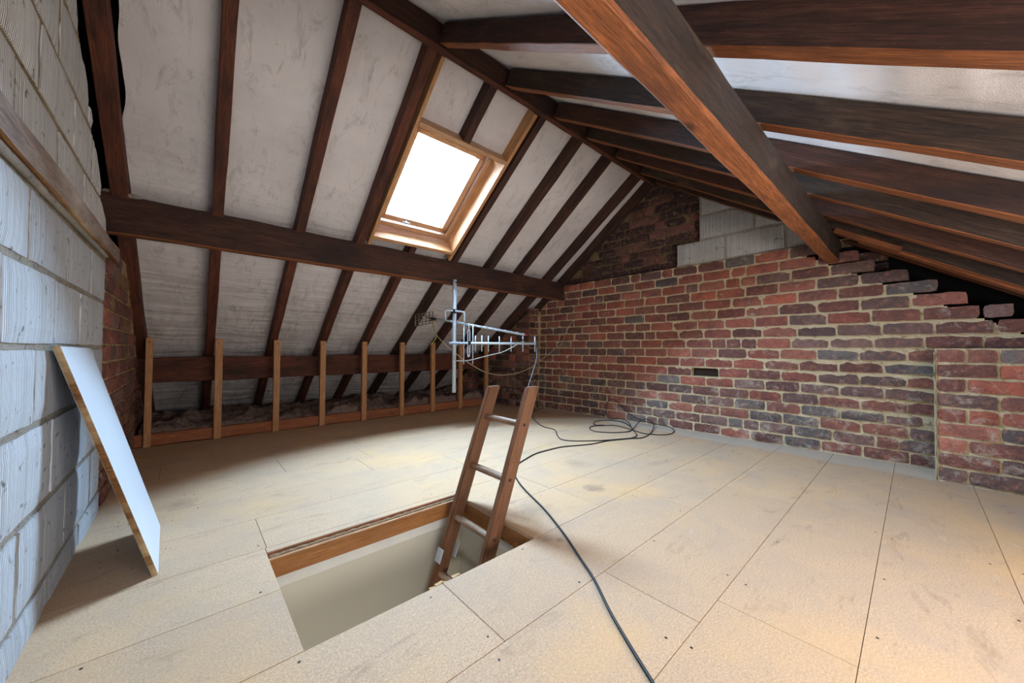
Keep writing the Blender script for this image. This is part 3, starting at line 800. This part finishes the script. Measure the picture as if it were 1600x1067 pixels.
# block of wood on the lining beside the ladder foot
o = hslab('packing_block', HX1-.03, HX1-.002, 1.10, 1.16, -.095, -.05, W_HATCH)

# ---------------------------------------------------------------- leaning white board
p0 = Vector((-.062, 1.748, 0)); p1 = Vector((-.076, 2.21, 0)); q0 = Vector((-.284, 1.70, .782)); q1 = Vector((-.284, 2.155, .776))
lb = empty('leaning_board', p0); tag(lb, 'white laminated panel with brown chipped edges leaning against the block wall', 'board')
n = (p1-p0).cross(q0-p0).normalized()
if n.x > 0: n = -n
th = .016
def quadslab(name, a, b, c, d, n, t, mat, par, nu=1, nv=1, amp=0):
    bm = bmesh.new(); T = {}
    for s_ in (0, 1):
        for i in range(nu+1):
            for j in range(nv+1):
                u, v = i/nu, j/nv; p = (a*(1-u)+b*u)*(1-v)+(d*(1-u)+c*u)*v + n*t*s_
                T[s_, i, j] = bm.verts.new(p-par.location)
    for s_ in (0, 1):
        for i in range(nu):
            for j in range(nv): bm.faces.new((T[s_, i, j], T[s_, i+1, j], T[s_, i+1, j+1], T[s_, i, j+1]))
    for i in range(nu):
        for j in (0, nv): bm.faces.new((T[0, i, j], T[0, i+1, j], T[1, i+1, j], T[1, i, j]))
    for j in range(nv):
        for i in (0, nu): bm.faces.new((T[0, i, j], T[0, i, j+1], T[1, i, j+1], T[1, i, j]))
    bmesh.ops.recalc_face_normals(bm, faces=bm.faces)
    return bm_obj(name, bm, [mat], par)
off = Vector((0, 0, .0015))
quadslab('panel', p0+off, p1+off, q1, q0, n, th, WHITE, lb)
# rough brown edge band, broken up along its length
bm = bmesh.new(); NN = 60; ey = (p0-p1).normalized(); prev = None
for i in range(NN+1):
    t = i/NN; b = p0+off+(q0-p0)*t-lb.location
    k = .004+.0035*nz((t*30, 0, 0), 1)+.003*max(0, nz((t*9, 2, 0), 1))
    ring = [bm.verts.new(b+ey*k*.5+n*.0008), bm.verts.new(b+ey*k+n*th*.5), bm.verts.new(b+ey*k*.5+n*(th-.0008)), bm.verts.new(b-ey*.001+n*th), bm.verts.new(b-ey*.001+n*0)]
    if prev:
        for k_ in range(5): bm.faces.new((prev[k_], prev[(k_+1) % 5], ring[(k_+1) % 5], ring[k_]))
    prev = ring
bmesh.ops.recalc_face_normals(bm, faces=bm.faces)
tag(bm_obj('edge_band', bm, [W_OAK], lb), 'brown chipped chipboard edge')

# ---------------------------------------------------------------- aerials
mast = empty('aerial_mast', (1.93, 3.0, 1.44)); tag(mast, 'vertical silver metal aerial mast hanging from the purlin', 'mast')
MX, MY = 1.922, 2.985
tube('pole', [(MX, MY, 1.455), (MX+.002, MY, .36)], .0195, METAL, mast, False, 14)
tube('bolt', [(MX, MY-.028, 1.425), (MX, MY+.03, 1.425)], .007, SCREW, mast, False, 8)
slab('clamp', MX-.03, MX+.03, MY-.03, MY+.024, 1.125, 1.165, [BLACKP], mast, .003)
slab('clamp', MX-.03, MX+.03, MY-.03, MY+.024, .82, .85, [METAL], mast, .004)
y1_ = empty('yagi_aerial', (1.9, 2.95, .835)); tag(y1_, 'lower silver aerial with vertical rods on a level boom on the mast', 'aerial')
A0, A1 = Vector((1.855, 2.972, .836)), Vector((2.56, 2.50, .838))
dA = (A1-A0).normalized()
tube('boom', [A0, A1], .012, METAL, y1_, False, 8)
for (px, h0, h1) in ((444, .18, .20), (520, .17, .20), (541, .075, .08), (596, .075, .08), (652, .075, .08), (746, .07, .08), (848, .07, .08), (951, .07, .08), (1057, .07, .08)):
    p = A0+(A1-A0)*((px-320)/748.)+Vector((0, 0, 0))
    tube('element', [p+Vector((0, 0, h0)), p-Vector((0, 0, h1))],   .006 if px > 530 else .005, METAL, y1_, False, 6)
p = A0+(A1-A0)*((486-320)/748.); 
tube('folded_dipole', [p+dA*.009+Vector((0, 0, z)) for z in (-.11, 0, .11)]+[p+Vector((0, 0, .13))]+[p-dA*.009+Vector((0, 0, z)) for z in (.11, 0, -.11)]+[p-Vector((0, 0, .13)), p+dA*.009-Vector((0, 0, .11))], .005, METAL, y1_, True, 6, 3)
tube('element', [p+Vector((0, 0, .18)), p+Vector((0, 0, .13))], .004, METAL, y1_, False, 6)
slab('dipole_box', p.x-.012, p.x+.012, p.y-.02, p.y+.02, p.z-.015, p.z+.02, [BLACKP], y1_, .003)
y2_ = empty('yagi_aerial', (1.95, 2.95, 1.03)); tag(y2_, 'upper sloping aerial with short slanted rods and a grey grid reflector', 'aerial')
B0, B1 = Vector((1.80, 3.10, 1.072)), Vector((2.44, 2.54, .923))
tube('boom', [B0, B1], .011, METAL, y2_, False, 8)
dB = (B1-B0).normalized(); eD = Vector((.15, .95, 0)); eD = (eD-dB*eD.dot(dB)).normalized()
for k in range(14):
    p = B0+(B1-B0)*(.10+.88*k/13)
    tube('element', [p-eD*.06, p+eD*.06], .0055, METAL, y2_, False, 6)
tube('element', [B1, B1+dB*.03], .004, mat_plain('red_tip', (190, 60, 70)), y2_, False, 6)
# grid reflector: a pierced plate at the back of the boom
gx = Vector((1.812-1.68, 3.204-3.32, .035)); gxn = gx.normalized(); G0 = Vector((1.68, 3.32, 1.005))
for j in range(5): tube('grid_bar', [G0+Vector((0, 0, .028*j)), G0+gx*1.0+Vector((0, 0, .028*j))], .0045, METAL_D, y2_, False, 6)
for i in range(6): tube('grid_bar', [G0+gx*(i/5), G0+gx*(i/5)+Vector((0, 0, .112))], .0055, METAL_D, y2_, False, 6)
tube('dipole_arm', [G0+gx*.7+Vector((0, 0, .06)), B0+Vector((-.01, .03, 0)), B0], .006, METAL_D, y2_, False, 6)
for s_ in (-.03, .03): tube('dipole_arm', [B0+Vector((-.09, .08, s_*.6)), B0+Vector((.01, -.01, s_))], .0035, METAL_D, y2_, False, 6)
slab('junction_box', 1.755, 1.79, 3.10, 3.15, 1.055, 1.085, [BLACKP], y2_, .003)
tube('cranked_arm', [(1.847, 3.02, 1.068), (1.838, 3.02, 1.12), (1.85, 3.01, 1.148), (1.92, 2.955, 1.146), (1.975, 2.915, 1.138), (1.985, 2.905, 1.12), (1.985, 2.905, 1.04)], .009, METAL, y2_, True, 8, 3)

# ---------------------------------------------------------------- cables
def cable(label, pts, r, mat, group=None):
    return tag(tube('cable', pts, r, mat, None, True, 7, 5), label, 'cable')
cable('silver-grey lead drooping below the lower aerial boom', [(1.93, 2.99, .80), (1.915, 2.97, .72), (1.90, 2.96, .685), (1.929, 2.945, .667), (2.011, 2.875, .67), (2.092, 2.805, .696), (2.174, 2.735, .724), (2.256, 2.66, .752), (2.337, 2.595, .803), (2.386, 2.56, .841), (2.427, 2.535, .853), (2.46, 2.555, .846)], .0045, GREYC)
cable('tan lead sweeping from the mast across to the brick gable', [(1.93, 3.005, .755), (2.0, 2.97, .69), (2.086, 2.97, .642), (2.31, 3.04, .551), (2.545, 3.1, .498), (2.705, 3.091, .492), (2.869, 3.078, .51), (3.037, 3.06, .565), (3.199, 3.046, .651), (3.365, 3.029, .748), (3.535, 3.008, .849), (3.57, 2.98, .95), (3.572, 2.93, 1.05), (3.575, 2.86, 1.15)], .0045, BROWNC)
cable('grey lead dropping from the boom tip down behind the ladder', [(2.56, 2.50, .838), (2.57, 2.50, .81), (2.54, 2.47, .771), (2.45, 2.386, .696), (2.28, 2.261, .59), (2.108, 2.149, .47), (1.98, 2.08, .3), (1.86, 2.0, .1), (1.80, 1.95, .02), (1.72, 1.87, .006), (1.70, 1.83, .006)], .0042, DGREY)
cable('thin brown lead hanging from the grid reflector to the mast', [(1.769, 3.12, 1.06), (1.779, 3.12, 1.0), (1.797, 3.11, .922), (1.836, 3.09, .866), (1.90, 3.02, .777), (1.93, 3.012, .755)], .0032, BROWNC)
cable('short yellow-green wire end dangling under the grid reflector', [(1.766, 3.13, 1.056), (1.779, 3.13, .989), (1.801, 3.12, .922), (1.798, 3.13, .877), (1.762, 3.15, .821)], .005, GREENC)
CAB_MAIN = [(0.795, 0.383, 0.005), (0.821, 0.418, 0.005), (0.876, 0.507, 0.005), (0.946, 0.614, 0.005), (1.036, 0.734, 0.005), (1.105, 0.849, 0.005), (1.198, 1.006, 0.005), (1.304, 1.215, 0.005), (1.393, 1.433, 0.005), (1.464, 1.576, 0.005), (1.547, 1.695, 0.005), (1.662, 1.796, 0.005), (1.781, 1.846, 0.005), (1.937, 1.896, 0.005), (2.056, 1.902, 0.005), (2.227, 1.892, 0.005), (2.359, 1.84, 0.005), (2.496, 1.786, 0.005), (2.683, 1.76, 0.005), (2.884, 1.682, 0.005), (3.01, 1.623, 0.005), (3.239, 1.663, 0.005), (3.5, 1.764, 0.021), (3.5, 1.797, 0.068), (3.5, 1.864, 0.071), (3.5, 1.922, 0.033), (3.276, 1.865, 0.005), (3.141, 1.831, 0.005), (3.027, 1.872, 0.005), (2.952, 1.936, 0.005), (2.898, 2.038, 0.005), (2.95, 2.142, 0.005), (3.071, 2.197, 0.005), (3.206, 2.128, 0.005), (3.279, 2.052, 0.005), (3.225, 1.847, 0.005), (3.174, 1.691, 0.005), (3.233, 1.57, 0.005), (3.339, 1.523, 0.005), (3.496, 1.557, 0.005), (3.5, 1.596, 0.033), (3.5, 1.7, 0.04), (3.53, 1.903, 0.049), (3.53, 2.058, 0.103), (3.53, 2.183, 0.2), (3.53, 2.262, 0.231), (3.53, 2.315, 0.197), (3.53, 2.336, 0.124), (3.53, 2.329, 0.043), (3.53, 2.295, 0.015), (3.5, 2.217, 0.023), (3.5, 2.127, 0.039), (3.5, 2.053, 0.019), (3.268, 1.871, 0.005), (3.08, 1.717, 0.005), (2.946, 1.677, 0.005), (2.798, 1.731, 0.005), (2.661, 1.797, 0.005), (2.545, 1.874, 0.005), (2.446, 1.963, 0.005), (2.42, 2.056, 0.005), (2.508, 2.18, 0.005), (2.612, 2.283, 0.005), (2.667, 2.371, 0.005), (2.684, 2.526, 0.005), (2.838, 2.781, 0.005), (3.033, 3.024, 0.005), (3.22, 3.192, 0.005), (3.463, 3.298, 0.005)]
CAB_LOOP = [(3.325, 1.916, 0.005), (3.471, 2.097, 0.005), (3.439, 2.256, 0.005), (3.313, 2.303, 0.005), (3.187, 2.267, 0.005), (3.124, 2.197, 0.005), (3.181, 2.136, 0.005)]
cable('long black cable running over the floor to a heap of loops', CAB_MAIN, .0043, BLACKP)
cable('separate slack black loop lying in the heap by the brick wall', [(a, b, c+.006) for a, b, c in CAB_LOOP], .0043, BLACKP)
cable('thin dark wire standing up against the far end of the brick gable', [(3.575, 2.93, 1.63), (3.575, 2.935, 1.5), (3.575, 2.99, 1.36)], .0025, BLACKP)
# small rubble in the far corner
bm = bmesh.new()
for i in range(26):
    b2 = bmesh.ops.create_icosphere(bm, subdivisions=1, radius=R_.uniform(.006, .02), matrix=Matrix.Translation((3.36+R_.uniform(0, .2), 3.36+R_.uniform(-.1, .06), .007)) @ Matrix.Scale(.6, 4, (0, 0, 1)))
for i in range(16):
    bmesh.ops.create_icosphere(bm, subdivisions=1, radius=R_.uniform(.0012, .003), matrix=Matrix.Translation((-.2+R_.uniform(-.05, .25), R_.uniform(1.3, 2.6), .002)))
tag(bm_obj('debris', bm, [RAGGED]), 'crumbs of mortar scattered on the floor in the far corner and beside the blocks', 'debris', kind='stuff')

# ---------------------------------------------------------------- lamps
